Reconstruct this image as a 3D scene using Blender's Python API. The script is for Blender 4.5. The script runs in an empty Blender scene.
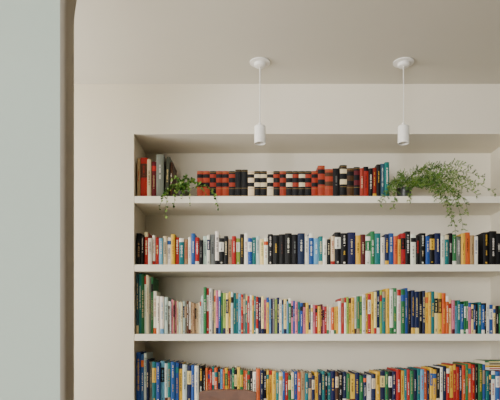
import bpy, math, random
from mathutils import Vector, Matrix
random.seed(7)
EYE=1.2; F=540.0; D=3.0; NB=3.33; CEIL=2.567
scene=bpy.context.scene
def lin(c):
    out=[]
    for v in c[:3]:
        v=v/255.0
        out.append(v/12.92 if v<=0.04045 else ((v+0.055)/1.055)**2.4)
    return (out[0],out[1],out[2],1.0)
def X(px,d): return (px-250)*d/F
def Z(py,d): return EYE+(330-py)*d/F

# ---------- materials ----------
def mat(name,col,rough=0.7,noise=0.03,scale=6,bump=0.0,metal=0,bscale=120):
    m=bpy.data.materials.new(name); m.use_nodes=True
    nt=m.node_tree; b=nt.nodes['Principled BSDF']
    b.inputs['Roughness'].default_value=rough; b.inputs['Metallic'].default_value=metal
    tc=nt.nodes.new('ShaderNodeTexCoord')
    n=nt.nodes.new('ShaderNodeTexNoise'); n.inputs['Scale'].default_value=scale; n.inputs['Detail'].default_value=4
    nt.links.new(tc.outputs['Object'],n.inputs['Vector'])
    r=nt.nodes.new('ShaderNodeValToRGB'); c=lin(col)
    r.color_ramp.elements[0].position=0.3; r.color_ramp.elements[1].position=0.7
    r.color_ramp.elements[0].color=tuple(x*(1-noise) for x in c[:3])+(1,)
    r.color_ramp.elements[1].color=tuple(min(1,x*(1+noise)) for x in c[:3])+(1,)
    nt.links.new(n.outputs['Fac'],r.inputs['Fac']); nt.links.new(r.outputs['Color'],b.inputs['Base Color'])
    if bump:
        n2=nt.nodes.new('ShaderNodeTexNoise'); n2.inputs['Scale'].default_value=bscale
        nt.links.new(tc.outputs['Object'],n2.inputs['Vector'])
        bp=nt.nodes.new('ShaderNodeBump'); bp.inputs['Strength'].default_value=bump; bp.inputs['Distance'].default_value=0.002
        nt.links.new(n2.outputs['Fac'],bp.inputs['Height']); nt.links.new(bp.outputs['Normal'],b.inputs['Normal'])
    return m
def matv(name,rough=0.5):
    m=bpy.data.materials.new(name); m.use_nodes=True
    nt=m.node_tree; b=nt.nodes['Principled BSDF']; b.inputs['Roughness'].default_value=rough
    b.inputs['Specular IOR Level'].default_value=0.2
    a=nt.nodes.new('ShaderNodeAttribute'); a.attribute_name='Col'
    nt.links.new(a.outputs['Color'],b.inputs['Base Color'])
    return m
M_wall=mat('cream_paint',(223,216,199),0.8,0.012,3,0.15)
M_ceil=mat('ceiling_paint',(203,198,184),0.85,0.012,3,0.1)
M_green=mat('sage_paint',(160,173,163),0.8,0.02,2,0.15)
M_reveal=mat('reveal_painted_shade',(172,162,146),0.8,0.02,2,0.15)  # arch jamb: its shade is put into this darker grey-brown colour
M_olive=mat('dark_bounce_control',(84,88,76),0.8,0.02,2,0.15)  # invented dark colour on unseen walls, cuts bounce light onto the jamb
M_shelf=mat('shelf_paint',(237,232,216),0.6,0.01,4)
M_floor=mat('oak_floor',(104,84,62),0.5,0.2,5)
M_white=mat('white_metal',(236,234,228),0.45,0.01,5)
M_cable=mat('white_cable',(222,220,214),0.5,0.01,5)
M_dark=mat('lamp_reflector',(60,58,55),0.4,0.05,5)
M_wood=mat('chair_wood',(92,56,34),0.55,0.25,18)
M_pot=mat('dark_ceramic',(60,62,62),0.4,0.1,10)
M_soil=mat('soil',(45,35,28),0.9,0.3,60)
M_terra=mat('stoneware',(80,76,66),0.6,0.1,20)
M_book=matv('book_covers',0.5)
M_leaf=matv('foliage',0.55)

# ---------- mesh helpers ----------
def mesh_obj(name,verts,faces,m,parent=None,cols=None,smooth=False):
    me=bpy.data.meshes.new(name); me.from_pydata([tuple(v) for v in verts],[],faces); 
    if cols:
        at=me.color_attributes.new('Col','FLOAT_COLOR','CORNER')
        data=[]
        for f,c in zip(faces,cols):
            for _ in f: data.extend(c)
        at.data.foreach_set('color',data)
    me.materials.append(m)
    if smooth:
        for p in me.polygons: p.use_smooth=True
    me.update()
    o=bpy.data.objects.new(name,me); scene.collection.objects.link(o)
    if parent: o.parent=parent
    return o
def boxes(name,bl,m,parent=None,bevel=0):
    v=[];f=[]
    for (x0,x1,y0,y1,z0,z1) in bl:
        n=len(v)
        v+=[(x0,y0,z0),(x1,y0,z0),(x1,y1,z0),(x0,y1,z0),(x0,y0,z1),(x1,y0,z1),(x1,y1,z1),(x0,y1,z1)]
        f+=[tuple(n+i for i in q) for q in [(0,3,2,1),(4,5,6,7),(0,1,5,4),(1,2,6,5),(2,3,7,6),(3,0,4,7)]]
    o=mesh_obj(name,v,f,m,parent)
    if bevel:
        b=o.modifiers.new('bevel','BEVEL'); b.width=bevel; b.segments=2
    return o
def empty(name,loc=(0,0,0)):
    e=bpy.data.objects.new(name,None); e.empty_display_size=0.1; scene.collection.objects.link(e); e.location=loc
    return e
def lathe(name,prof,loc,m,parent=None,seg=40):
    v=[];f=[]
    for r,z in prof:
        for i in range(seg):
            a=2*math.pi*i/seg; v.append((loc[0]+r*math.cos(a),loc[1]+r*math.sin(a),loc[2]+z))
    for k in range(len(prof)-1):
        for i in range(seg):
            j=(i+1)%seg
            f.append((k*seg+i,k*seg+j,(k+1)*seg+j,(k+1)*seg+i))
    if prof[0][0]>0: f.append(tuple(reversed(range(seg))))
    if prof[-1][0]>0: f.append(tuple((len(prof)-1)*seg+i for i in range(seg)))
    o=mesh_obj(name,v,f,m,parent,smooth=True)
    e=o.modifiers.new('es','EDGE_SPLIT'); e.split_angle=math.radians(35)
    return o

# ---------- room ----------
NL=X(134,D); NR=X(517,D); NT=Z(134,D)
XL,XR,YB=-2.2,2.2,-2.6
boxes('floor',[(XL-.1,XR+.1,YB-.1,3.45,-0.05,0)],M_floor)
boxes('ceiling',[(XL-.1,XR+.1,YB-.1,3.45,CEIL,CEIL+0.08)],M_ceil)
boxes('wall_back',[(XL,XR,NB,3.4,0,CEIL)],M_wall)
boxes('wall_niche_left',[(XL,NL,D,NB,0,CEIL)],M_wall)
boxes('wall_niche_right',[(NR,XR,D,NB,0,CEIL)],M_wall)
boxes('wall_niche_top',[(NL,NR,D,NB,NT,CEIL)],M_wall)
wy0,wy1,wz0,wz1=1.78,2.85,0.7,2.3
boxes('wall_left',[(XL-.1,XL,YB,wy0,0,CEIL),(XL-.1,XL,wy1,3.4,0,CEIL),(XL-.1,XL,wy0,wy1,0,wz0),(XL-.1,XL,wy0,wy1,wz1,CEIL)],M_wall)
boxes('window_1',[(XL-.08,XL-.04,wy0,wy0+.05,wz0,wz1),(XL-.08,XL-.04,wy1-.05,wy1,wz0,wz1),(XL-.08,XL-.04,wy0+.05,wy1-.05,wz0,wz0+.05),(XL-.08,XL-.04,wy0+.05,wy1-.05,wz1-.05,wz1),(XL-.08,XL-.04,2.295,2.335,wz0+.05,wz1-.05)],M_white)
boxes('wall_right',[(XR,XR+.1,YB,3.4,0,CEIL)],M_olive)
fx0,fx1,fz0,fz1=-2.1,-0.5,0.8,2.4
boxes('wall_front',[(XL,fx0,YB-.1,YB,0,CEIL),(fx1,XR,YB-.1,YB,0,CEIL),(fx0,fx1,YB-.1,YB,0,fz0),(fx0,fx1,YB-.1,YB,fz1,CEIL)],M_olive)
boxes('window_2',[(fx0,fx0+.05,YB-.08,YB-.04,fz0,fz1),(fx1-.05,fx1,YB-.08,YB-.04,fz0,fz1),(fx0+.05,fx1-.05,YB-.08,YB-.04,fz0,fz0+.05),(fx0+.05,fx1-.05,YB-.08,YB-.04,fz1-.05,fz1),(-1.32,-1.28,YB-.08,YB-.04,fz0+.05,fz1-.05)],M_white)
boxes('baseboard_back',[(XL,NL,D-.015,D,0,.09),(NR,XR,D-.015,D,0,.09)],M_shelf)

A0,A1=1.55,1.674; aL,aR=-0.5455,1.30; spring=2.14; rr=0.36
def arch():
    pts=[(aL,0.0)]
    n=24
    for i in range(n+1):
        a=math.pi-(math.pi/2)*i/n
        pts.append((aL+rr+rr*math.cos(a),spring+rr*math.sin(a)))
    for i in range(n+1):
        a=math.pi/2-(math.pi/2)*i/n
        pts.append((aR-rr+rr*math.cos(a),spring+rr*math.sin(a)))
    pts.append((aR,0.0))
    v=[];f=[];mi=[]
    N=len(pts)
    for y in (A0,A1):
        for p in pts: v.append((p[0],y,p[1]))
    for i in range(N-1):
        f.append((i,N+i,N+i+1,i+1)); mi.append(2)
    for k,y in enumerate((A0,A1)):
        o=k*N
        def add(idx,m): 
            f.append(tuple(idx) if k==0 else tuple(reversed(idx))); mi.append(m)
        b=len(v); v.extend([(XL,y,0),(XL,y,CEIL),(aL,y,CEIL),(aR,y,CEIL),(XR,y,CEIL),(XR,y,0),(XL,y,spring),(XR,y,spring)])
        m=0 if k==0 else 1
        add([b,o,o+1,b+6],m); 
        add([b+6,o+1,b+2,b+1],m)
        tb=len(v)
        for i in range(1,N-1): v.append((pts[i][0],y,CEIL))
        for i in range(1,N-2): add([o+i,o+i+1,tb+i,tb+i-1],m)
        add([o+N-2,b+7,b+4,b+3],m); add([o+N-1,b+5,b+7,o+N-2],m)
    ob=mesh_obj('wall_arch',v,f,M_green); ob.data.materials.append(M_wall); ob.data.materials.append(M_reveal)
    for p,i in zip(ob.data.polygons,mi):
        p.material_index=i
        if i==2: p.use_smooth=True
arch()

# ---------- shelves ----------
SZ=[Z(196,D),Z(264.5,D),Z(334,D),Z(404,D),0.40]
for i,z in enumerate(SZ):
    boxes('built_in_bookshelf',[(NL+.0008,NR-.0008,D+.001,NB-.0008,z-0.038,z)],M_shelf,None,bevel=0.0015)

# ---------- books ----------
PAL=dict(k=(15,15,18),r=(160,34,30),o=(192,86,38),y=(212,170,56),w=(226,222,210),c=(210,194,158),b=(36,76,142),n=(21,30,66),
 t=(28,108,110),g=(38,104,62),p=(200,112,136),m=(84,22,28),s=(96,150,186),e=(106,108,104),d=(72,44,30),l=(140,166,72),v=(96,66,120),a=(160,132,98),
 f=(146,50,32),h=(66,72,58),i=(182,200,194),u=(50,86,104),q=(228,206,134),x=(166,46,90))
def colr(k,j=9):
    c=PAL[k]; d=random.uniform(-j,j)
    if k in 'kmdn': d*=.4
    return lin(tuple(max(4,min(250,q+d+random.uniform(-j/2,j/2)*(.4 if k=='k' else 1))) for q in c))
class Acc:
    def __init__(s): s.v=[];s.f=[];s.c=[]
    def add(s,vs,fs,c):
        n=len(s.v); s.v+=vs
        for q in fs: s.f.append(tuple(n+i for i in q)); s.c.append(c)
Y0=3.028
PAGE=lin((218,208,184))
def contrast(k):
    if k in 'wcqyilasp': return random.choice('kknrbmgd')
    return random.choice('wwwcyqa')
def book(A,x0,w,h,z,key,style=None,depth=None,tilt=0,lab=None,yo=0):
    depth=depth or random.uniform(0.13,0.19)
    y0=Y0+yo
    w=w-0.0006
    col=colr(key)
    bul=min(0.005,w*0.2)
    T=min(0.002,w*.12)
    def tr(p):
        x,y,zz=p
        if tilt:
            c,s_=math.cos(tilt),math.sin(tilt)
            px=x0 if tilt<0 else x0+w
            dx=x-px; x=px+dx*c+zz*s_; zz=zz*c-dx*s_
            if zz<0: zz=0
        return (x,y,z+zz)
    NA=5
    def arc(off=0):
        out=[]
        for i in range(NA):
            t=i/(NA-1); out.append((x0+w*t,y0+bul*(1-math.sin(math.pi*(0.12+0.76*t)))-off))
        return out
    a=arc()
    outer=a+[(x0+w,y0+depth),(x0+w-T,y0+depth),(x0+w-T,y0+.006),(x0+T,y0+.006),(x0+T,y0+depth),(x0,y0+depth)]
    N=len(outer)
    vs=[tr((p[0],p[1],0)) for p in outer]+[tr((p[0],p[1],h)) for p in outer]
    fs=[(i,(i+1)%N,N+(i+1)%N,N+i) for i in range(N)]+[tuple(range(N,2*N)),tuple(reversed(range(N)))]
    A.add(vs,fs,col)
    px0,px1,py0,py1,pz0,pz1=x0+T,x0+w-T,y0+.005,y0+depth-.003,.003,h-.003
    vs=[tr(q) for q in [(px0,py0,pz0),(px1,py0,pz0),(px1,py1,pz0),(px0,py1,pz0),(px0,py0,pz1),(px1,py0,pz1),(px1,py1,pz1),(px0,py1,pz1)]]
    A.add(vs,[(4,5,6,7),(0,3,2,1),(2,3,7,6)],PAGE)
    def band(t0,t1,c,m=0.0):
        aa=arc(0.0003)
        if m: aa=[(x0+w*m+(p[0]-x0)*(1-2*m),p[1]) for p in aa]
        vs=[tr((p[0],p[1],h*t0)) for p in aa]+[tr((p[0],p[1],h*t1)) for p in aa]
        A.add(vs,[(i,i+1,NA+i+1,NA+i) for i in range(NA-1)],c)
    def text(t0,t1,c,wf=0.45,yy=0.0007):
        zc=h*t0; end=h*t1; gw=min(w*wf,.010); xc=x0+w/2
        while zc<end:
            L=random.uniform(.0016,.0036)
            if random.random()<0.16: zc+=0.004; continue
            ww=gw*random.uniform(.7,1)
            z1=min(zc+L,end)
            ym=y0-yy
            A.add([tr((xc-ww/2,ym,zc)),tr((xc+ww/2,ym,zc)),tr((xc+ww/2,ym,z1)),tr((xc-ww/2,ym,z1))],[(0,1,2,3)],c)
            zc=z1+0.0018
    if style=='enc':
        L=colr(lab,5)
        gold=lin((140,112,60))
        band(.74,.88,L); band(.40,.56,L); 
        for t in (.05,.32,.94): band(t,t+.012,gold)
        return
    if style is None: style=random.choice([0,0,0,1,2,3,4,5])
    ck=lab or contrast(key); c=colr(ck,6); wf=random.uniform(.25,.5)
    if style==0: text(random.uniform(.25,.45),random.uniform(.68,.92),c,wf)
    elif style==1:
        band(.0,.14,c); text(.4,.85,c,wf)
    elif style==2:
        band(.86,1.0,c); text(.3,.75,c,wf)
    elif style==3:
        band(.5,.85,c,0.0); text(.54,.8,colr(key),wf); text(.06,.12,c,.5)
    elif style==4:
        c2=colr(random.choice('rybgkto'),10); band(.74,.88,c2); text(.25,.62,c,wf); 
    elif style==5:
        text(.6,.92,c,wf); text(.28,.45,colr(random.choice('wyrc')),wf*.6); band(.05,.10,c,.2)
S=F/Y0
def bx(px): return 0+(px-250)/S
def bh(top,z): return (EYE+(330-top)/S)-z
def finish(A,name='shelf_books'):
    return mesh_obj(name,A.v,A.f,M_book,cols=A.c)
def explicit(A,start,rows,z):
    x=start
    for r in rows:
        xe,top,key=r[:3]; st=r[3] if len(r)>3 else None; lab=r[4] if len(r)>4 else None
        if key!='_':
            book(A,bx(x),bx(xe)-bx(x),bh(top,z),z,key,st,lab=lab,yo=0 if st=='enc' else random.uniform(0,.012))
        x=xe
A=Acc(); z=SZ[0]+.0005
explicit(A,137,[(140,158,'a'),(147,157,'r',3,'d'),(151,159,'c'),(156,161,'m'),(163.5,154,'e',0,'w')],z)
book(A,bx(164),bx(168)-bx(164),0.232,z,'h',0,depth=.17,tilt=.04,yo=.02)
book(A,bx(168.8),bx(171)-bx(168.8),0.205,z,'d',0,depth=.17,tilt=.03,yo=.03)
seq=[]; x=197
pat=[('f','k'),('f','k'),('k','f'),('f','k'),('f','k'),('k','f'),('k','k'),('k','k'),('c','k'),('k','c'),('k','c'),('c','k'),('k','f'),('f','k'),('k','c'),('k','f'),('k','c'),('k','f'),('f','k')]
pw=(318-197)/len(pat)
for kk,ll in pat:
    x+=pw; seq.append((x,171 if kk!='k' or ll!='k' else 169.5,kk,'enc',ll))
seq+=[(325,165.5,'f','enc','k'),(333,169,'f','enc','d'),(340,168,'k',0,'e'),(347,165,'k','enc','c'),(354,168,'d','enc','k'),(360,167,'k','enc','m'),(364,168,'f',0,'c'),(369,166,'r',2,'k'),(373,168,'k',0,'w'),(377,167,'f',1,'y'),(381,164,'k',0,'y'),(385,163,'u',0,'w'),(389.5,162,'t',0,'w')]
explicit(A,197,seq,z); finish(A)
A=Acc(); z=SZ[1]+.0005
r2=[(141,233,'k',0,'a'),(144,235,'k',0,'w'),(148,232,'r',2,'c'),(152,238,'w',0,'k'),(155,235,'w',1,'r'),(159,237,'r'),(163,238,'s',0,'w'),(167,236,'c',0,'n'),(171,237,'w',4),(175,234,'y',0,'r'),(179,237,'r',0,'w'),(184,238,'t',2,'w'),(188,239,'a'),(191,237,'w',0,'b'),(195,233,'b',0,'w'),(199,237,'r',1,'w'),(203,240,'k',0,'e'),(207,236,'i',0,'n'),(210,235,'w',3,'n'),(215,234,'e',0,'k'),(219,231,'w',1,'k'),(224,238,'k',3,'w'),(228,236,'k',0,'c'),(232,239,'a',0,'k'),(236,236,'r',0,'w'),(240,238,'l',3,'w'),(244,234,'k',0,'y'),(248,233,'w',0,'r'),(252,238,'b',3,'w'),(256,237,'t',0,'w'),(260,236,'i',0,'k'),(264,239,'q',0,'g'),(268,238,'w',4),(273,234,'k',5,'w'),(279,235,'k',0,'y'),(285,234,'k',0,'d'),(292,233,'k',0,'w'),(298,234,'k',0,'e'),(305,233,'n',0,'w'),(309,236,'w',0,'k'),(314,233,'b',2,'w'),(319,238,'s',0,'w'),(323,236,'t',1,'c'),(327,238,'w',0,'g'),(331,239,'k',0,'c'),(335,236,'c',1,'r'),(341,232,'k',3,'w'),(348,233,'k',5,'w'),(356,232,'n',0,'c'),(361,235,'y',0,'k'),(366,234,'m',0,'c'),(371,236,'w',3,'g'),(375,231,'g',0,'w'),(381,233,'t',0,'w'),(385,237,'w',0,'k'),(389,234,'n',1,'y'),(394,233,'b',0,'w'),(398,236,'o',0,'k'),(401,235,'y',2,'r'),(406,233,'r',3,'k'),(411,231,'k',0,'w'),(416,234,'w',4),(420,236,'k',0,'r'),(426,233,'k',5,'w'),(430,236,'b',0,'w'),(435,234,'k',3,'y'),(441,233,'n',0,'c'),(445,236,'w',0,'k'),(449,235,'t'),(453,233,'k',0,'w'),(457,234,'g',1,'w'),(462,236,'e',0,'w'),(466,233,'y',0,'k'),(471,232,'o',0,'k'),(475,235,'a',0,'d'),(479,236,'w',0,'b'),(484,231,'_'),(490,232,'k',5,'y'),(497,231,'k',0,'w'),(503,233,'k',0,'w'),(509,236,'b'),(514,235,'r')]
explicit(A,136,r2,z); finish(A)
def interp(prof,x):
    for (a,ya),(b,yb) in zip(prof,prof[1:]):
        if a<=x<=b: return ya+(yb-ya)*(x-a)/(b-a)
    return prof[-1][1]
def rand_row(A,x,xe,prof,regions,z,jit):
    while x<xe:
        for (ra,rb,pal,w0,w1) in regions:
            if ra<=x<rb: break
        w=random.uniform(w0,w1); w=min(w,xe-x)
        if w<1.2: break
        key=random.choice(pal)
        top=interp(prof,x+w/2)+random.uniform(-jit,jit)*random.random()
        book(A,bx(x),w/S,bh(top,z),z,key,depth=random.uniform(.15,.22),yo=random.uniform(0,.014))
        x+=w
A=Acc(); z=SZ[2]+.0005
explicit(A,136,[(138.5,274,'u'),(141,273,'t',0,'w'),(144,274,'g',0,'c'),(146,276,'i'),(148.5,275,'c',0,'d'),(151,277,'e'),(153,277,'g'),(156.5,291,'w',1,'o'),(160,296,'w',0,'n'),(164,296.5,'w',1,'s'),(168,297,'i',0,'k')],z)
prof3=[(168,301),(180,302),(200,303),(202,296),(205,286),(209,289),(230,292),(260,297),(290,300),(308,304),(337,306),(341,298),(360,296),(378,290),(400,289),(420,291),(440,293),(450,297),(456,301),(480,304),(500,306),(516,306)]
reg3=[(168,202,'cpaciawcedxi',1.4,2.3),(202,250,'wyglpvbrcqxniste',1.6,3.0),(250,310,'vpwygrsxqcnlbet',1.6,3.0),(310,340,'rpowrcaym',1.8,3),(340,385,'yqwgybcrlnt',2,3.6),(385,405,'yqwgyc',3,4.5),(405,420,'knbw',3,4.5),(420,450,'yqgyrntyo',2.4,4),(450,520,'ysgwrbqkpt',2,3.6)]
rand_row(A,168,516,prof3,reg3,z,2.5); finish(A)
A=Acc(); z=SZ[3]+.0005
prof4=[(136,352),(144,354),(150,362),(165,362),(180,364),(200,366),(204,369),(240,370),(260,371),(300,374),(345,372),(350,375),(370,375),(400,370),(430,369),(460,366),(480,364),(516,363)]
reg4=[(136,200,'wbsneuyikbt',2.6,5),(200,252,'rtgbyksnkor',1.8,3.2),(252,300,'nobyrtgkwc',2.2,4),(300,345,'kbytakdns',2.8,5),(345,400,'knybnrgw',3,5.5),(400,516,'nbyrgkstoyw',2.4,4.5)]
rand_row(A,136,486,prof4,reg4,z,3); 
rand_row(A,486,516,[(486,371),(516,371)],reg4,z,1)
def flat(A,x0,x1,z0,t,key,y0,d):
    c=colr(key)
    vs=[(x0,y0,z0),(x1,y0,z0),(x1,y0+d,z0),(x0,y0+d,z0),(x0,y0,z0+t),(x1,y0,z0+t),(x1,y0+d,z0+t),(x0,y0+d,z0+t)]
    A.add(vs,[(0,3,2,1),(4,5,6,7),(0,1,5,4),(2,3,7,6)],c); A.add(vs,[(1,2,6,5),(3,0,4,7)],PAGE)
    ins=.15*(x1-x0)
    A.add([(x0+ins,y0-.0005,z0+t*.3),(x1-ins*2,y0-.0005,z0+t*.3),(x1-ins*2,y0-.0005,z0+t*.7),(x0+ins,y0-.0005,z0+t*.7)],[(0,1,2,3)],colr(contrast(key)))
zt=bh(370,z)+z
for k,t in (('w',.014),('y',.012),('c',.016),('g',.008)):
    flat(A,bx(485)+random.uniform(0,.006),bx(513),zt,t,k,Y0+random.uniform(0,.01),.15); zt+=t
finish(A)

# ---------- pendant lamps ----------
PD=2.754
for px in (260,403.5):
    x=X(px,PD); e=empty('pendant_lamp',(x,PD,CEIL))
    def LP(n,prof,m): 
        return lathe(n,prof,(0,0,0),m,e)
    LP('canopy',[(0.0,-.001),(.052,-.001),(.052,-.006),(.030,-.008),(.028,-.022),(.022,-.026),(0,-.026)],M_white)
    zt=Z(126,PD)-CEIL; zb=Z(143.5,PD)-CEIL
    LP('cable',[(.0026,-.024),(.0026,zt+.012)],M_cable)
    LP('shade',[(0,zt+.014),(.008,zt+.014),(.009,zt+.001),(.024,zt+.0005),(.0285,zt-.004),(.0285,zb),(.0255,zb),(.0245,zb+.02)],M_white)
    LP('reflector',[(.0243,zb+.021),(.012,zb+.03),(0,zb+.03)],M_dark)

# ---------- chair ----------
CD=2.42; cx=X(228,CD); ztop=Z(389.5,CD)
ch=empty('wooden_chair',(cx,CD,0))
def slab(name,outline,y0,y1,curve=0.0,parent=ch,m=M_wood):
    N=len(outline); v=[]
    for yy in (y0,y1):
        for p in outline: v.append((p[0],yy-curve*(1-(p[0]/.16)**2),p[1]))
    f=[tuple(range(N)),tuple(reversed(range(N,2*N)))]+[(i,i+N,(i+1)%N+N,(i+1)%N) for i in range(N)]
    o=mesh_obj(name,v,f,m,parent); b=o.modifiers.new('bv','BEVEL'); b.width=.004; b.segments=2
hw=.128
def rail(name,zt,zb,hw,cr):
    pts=[]
    for i in range(13):
        t=-1+2*i/12; pts.append((hw*t,zt-cr*abs(t)**4*1.0))
    for i in range(13):
        t=1-2*i/12; pts.append((hw*t,zb))
    slab(name,pts[::-1],-.01,.012,-.006)
rail('crest_rail',ztop,ztop-.075,hw,.012)
rail('mid_rail',ztop-.22,ztop-.26,hw-.01,.0)
def leg(name,p0,p1,r0,r1):
    v=[];f=[];n=12
    for p,r in ((p0,r0),((p0[0]*.5+p1[0]*.5,p0[1]*.5+p1[1]*.5,p0[2]*.5+p1[2]*.5),(r0+r1)/2),(p1,r1)):
        for i in range(n):
            a=2*math.pi*i/n; v.append((p[0]+r*math.cos(a),p[1]+r*math.sin(a),p[2]))
    for k in range(2):
        for i in range(n):
            j=(i+1)%n; f.append((k*n+i,k*n+j,(k+1)*n+j,(k+1)*n+i))
    f.append(tuple(reversed(range(n)))); f.append(tuple(range(2*n,3*n)))
    mesh_obj(name,v,f,M_wood,ch,smooth=True)
for s,n in ((-1,'left'),(1,'right')):
    leg('back_post_'+n,(s*.17,.02,.0),(s*.112,.0,ztop-.05),.017,.013)
    leg('front_leg_'+n,(s*.19,.37,0),(s*.17,.36,.45),.014,.018)
boxes('side_stretchers',[(-.178,-.162,.03,.36,.19,.21),(.162,.178,.03,.36,.19,.21)],M_wood,ch)
boxes('seat',[(-.20,.20,.0,.39,.445,.47)],M_wood,ch,bevel=.01)
boxes('seat_apron',[(-.165,.165,.03,.045,.39,.445),(-.165,.165,.345,.36,.39,.445),(-.175,-.16,.03,.36,.39,.445),(.16,.175,.03,.36,.39,.445)],M_wood,ch)
for i in range(3):
    xx=-.06+.06*i
    leg('back_spindle_%d'%(i+1),(xx*1.1,.01,.47),(xx,.0,ztop-.06),.007,.007)

# ---------- plants ----------
def bez(p0,p1,p2,t): return p0*(1-t)**2+p1*2*t*(1-t)+p2*t*t
def tube(A,pts,r,c):
    for a,b in zip(pts,pts[1:]):
        d=(b-a)
        if d.length<1e-5: continue
        d.normalize(); u=d.orthogonal().normalized(); w=d.cross(u)
        vs=[]
        for p in (a,b):
            for k in range(3):
                an=2*math.pi*k/3; vs.append(tuple(p+u*(r*math.cos(an))+w*(r*math.sin(an))))
        A.add(vs,[(0,1,4,3),(1,2,5,4),(2,0,3,5)],c)
def W(px,py,d): return Vector((X(px,d),d,Z(py,d)))
def gcol(a=0):
    b=random.choice([(84,116,46),(104,136,58),(64,98,40),(124,150,76),(50,80,34)])
    return lin(tuple(max(5,q+random.uniform(-8,8)+a) for q in b))
def frond(A,p0,p1,p2,n=24,L=.042):
    pts=[bez(p0,p1,p2,i/n) for i in range(n+1)]
    tube(A,pts,.0011,lin((90,112,54)))
    for i in range(3,n+1):
        t=i/n
        if t<.3 and random.random()<.4: continue
        if random.random()<.08: continue
        p=pts[i]; d=(pts[i]-pts[i-1]).normalized()
        for _ in range(2):
            rnd=Vector((random.uniform(-1,1),random.uniform(-.5,.5),random.uniform(-1,1)))
            s=(rnd-d*rnd.dot(d)).normalized()
            bd=(s+d*.7+Vector((0,0,.15))).normalized(); ln=L*random.uniform(.5,1.15)*(1-.45*t)
            q=p+bd*ln
            tube(A,[p,q],.0006,gcol())
            m=int(6+ln*160); c=gcol()
            for k in range(m):
                a=p+(q-p)*(k+1)/m
                for sgn in (-1,1):
                    r2=Vector((random.uniform(-1,1),random.uniform(-1,1),random.uniform(-1,1)))
                    nd=(bd*.6+(r2-bd*r2.dot(bd)).normalized()).normalized()
                    tip=a+nd*random.uniform(.004,.008); wv=nd.cross(Vector((0,1,.2))).normalized()*.001
                    A.add([tuple(a-wv),tuple(a+wv),tuple(tip+wv*.5),tuple(tip-wv*.5)],[(0,1,2,3)],c)
def pot(name,loc,r,h,m,par):
    lathe('pot',[(0,0),(r*.72,0),(r*.95,h*.85),(r,h*.86),(r,h),(r*.9,h),(r*.88,h*.9)],loc,m,par)
    lathe('soil',[(r*.88,h*.88),(0,h*.9)],loc,M_soil,par)
fe=empty('potted_asparagus_fern')
PY=3.14; fp=(X(404,PY),PY,SZ[0]+.0005); pot('pot',fp,.045,.075,M_pot,fe)
A=Acc(); st=Vector((fp[0],PY,SZ[0]+.07))
targets=[((400,168,3.06),(380,205,2.96)),((395,172,3.05),(388,190,2.97)),((398,170,3.05),(393,208,2.96)),((402,165,3.06),(402,180,2.98)),
 ((408,168,3.05),(410,200,2.95)),((412,172,3.05),(420,186,2.96)),((415,165,3.05),(428,170,3.0)),((415,160,3.05),(440,167,3.0)),((425,160,3.05),(455,171,2.97)),
 ((440,155,3.0),(470,167,2.95)),((450,160,3.0),(484,178,2.93)),((455,165,3.0),(495,193,2.92)),((440,165,3.0),(477,195,2.93)),
 ((425,172,3.0),(437,198,2.94)),((440,170,3.0),(448,215,2.93)),((450,168,3.0),(456,236,2.93)),((455,165,3.0),(463,229,2.92)),((460,172,3.0),(468,212,2.92)),((430,165,3.03),(462,187,2.95)),((447,165,3.0),(460,205,2.9)),((450,170,3.0),(452,224,2.95)),((435,163,3),(463,177,2.92)),((425,166,3.03),(442,182,2.97)),((430,172,3.0),(450,190,2.95)),((450,162,3.0),(474,186,2.93))]
for c,e in targets:
    s=st+Vector((random.uniform(-.02,.02),random.uniform(-.02,.02),0))
    frond(A,s,W(*c),W(*e))
mesh_obj('fronds',A.v,A.f,M_leaf,fe,cols=A.c)
ve=empty('potted_trailing_plant')
PY=3.10; vp=(X(183,PY),PY,SZ[0]+.0005); pot('pot',vp,.036,.045,M_terra,ve)
A=Acc(); st=Vector((vp[0],PY,SZ[0]+.043))
def leaf(A,p,d,L,c):
    d=d.normalized(); n=Vector((random.uniform(-.5,.5),-1,random.uniform(-.1,.8))).normalized()
    w=d.cross(n).normalized()*L*.38; n=w.cross(d).normalized()
    pts=[p,p+d*L*.35+w+n*L*.1,p+d*L*.75+w*.7+n*L*.08,p+d*L,p+d*L*.75-w*.7+n*L*.08,p+d*L*.35-w+n*L*.1,p+d*L*.5]
    A.add([tuple(q) for q in pts],[(0,1,6),(1,2,6),(2,3,6),(3,4,6),(4,5,6),(5,0,6)],c)
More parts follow.
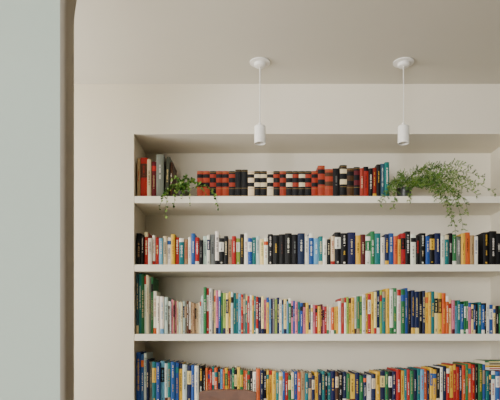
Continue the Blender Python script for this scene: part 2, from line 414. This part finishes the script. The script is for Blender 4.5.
T2=[((176,176,3.02),(163,199,2.96)),((168,170,3.0),(165,216,2.95)),((176,172,3.03),(174,208,2.95)),((190,172,3.0),(190,206,2.95)),((194,170,3.0),(206,194,2.95)),((216,172,2.98),(218,211,2.94)),((185,170,3.06),(186,178,3.02)),((178,170,3.06),(172,182,3.0)),((190,172,3.06),(196,184,3.0)),((184,173,3.0),(182,199,2.96)),((168,175,3.0),(159,209,2.94)),((182,172,3.0),(178,192,2.97)),((188,174,3.0),(188,194,2.97))]
for c,e in T2:
    n=18; pts=[bez(st,W(*c),W(*e),i/n) for i in range(n+1)]
    tube(A,pts,.0011,lin((90,115,55)))
    for i in range(2,n+1):
        for _ in range(2 if i<n*.75 else 1):
            dd=Vector((random.uniform(-1,1),random.uniform(-.9,.1),random.uniform(-.8,.8)))
            leaf(A,pts[i],dd,random.uniform(.011,.020),gcol(-8))
mesh_obj('vines',A.v,A.f,M_leaf,ve,cols=A.c)

# ---------- lights ----------
def area(name,loc,rot,sx,sy,power,col):
    l=bpy.data.lights.new(name,'AREA'); l.shape='RECTANGLE'; l.size=sx; l.size_y=sy; l.energy=power; l.color=col
    o=bpy.data.objects.new(name,l); o.location=loc; o.rotation_euler=rot; scene.collection.objects.link(o)
area('window_daylight_side',(XL-.12,(wy0+wy1)/2,(wz0+wz1)/2),(0,math.radians(-90),0),wz1-wz0,wy1-wy0,86,(1.0,.975,.945))
area('window_daylight_room',((fx0+fx1)/2,YB-.12,(fz0+fz1)/2),(math.radians(90),0,0),fx1-fx0,fz1-fz0,300,(.99,.985,.975))
w=bpy.data.worlds.new('World'); scene.world=w; w.use_nodes=True
w.node_tree.nodes['Background'].inputs['Color'].default_value=(.75,.85,1,1); w.node_tree.nodes['Background'].inputs['Strength'].default_value=0.6

# ---------- camera ----------
cd=bpy.data.cameras.new('camera'); cam=bpy.data.objects.new('camera',cd); scene.collection.objects.link(cam)
cam.location=(0,0,EYE); cam.rotation_euler=(math.radians(90),0,0)
cd.sensor_width=36; cd.lens=F/500*36; cd.shift_y=130/500; cd.clip_start=.05
scene.camera=cam
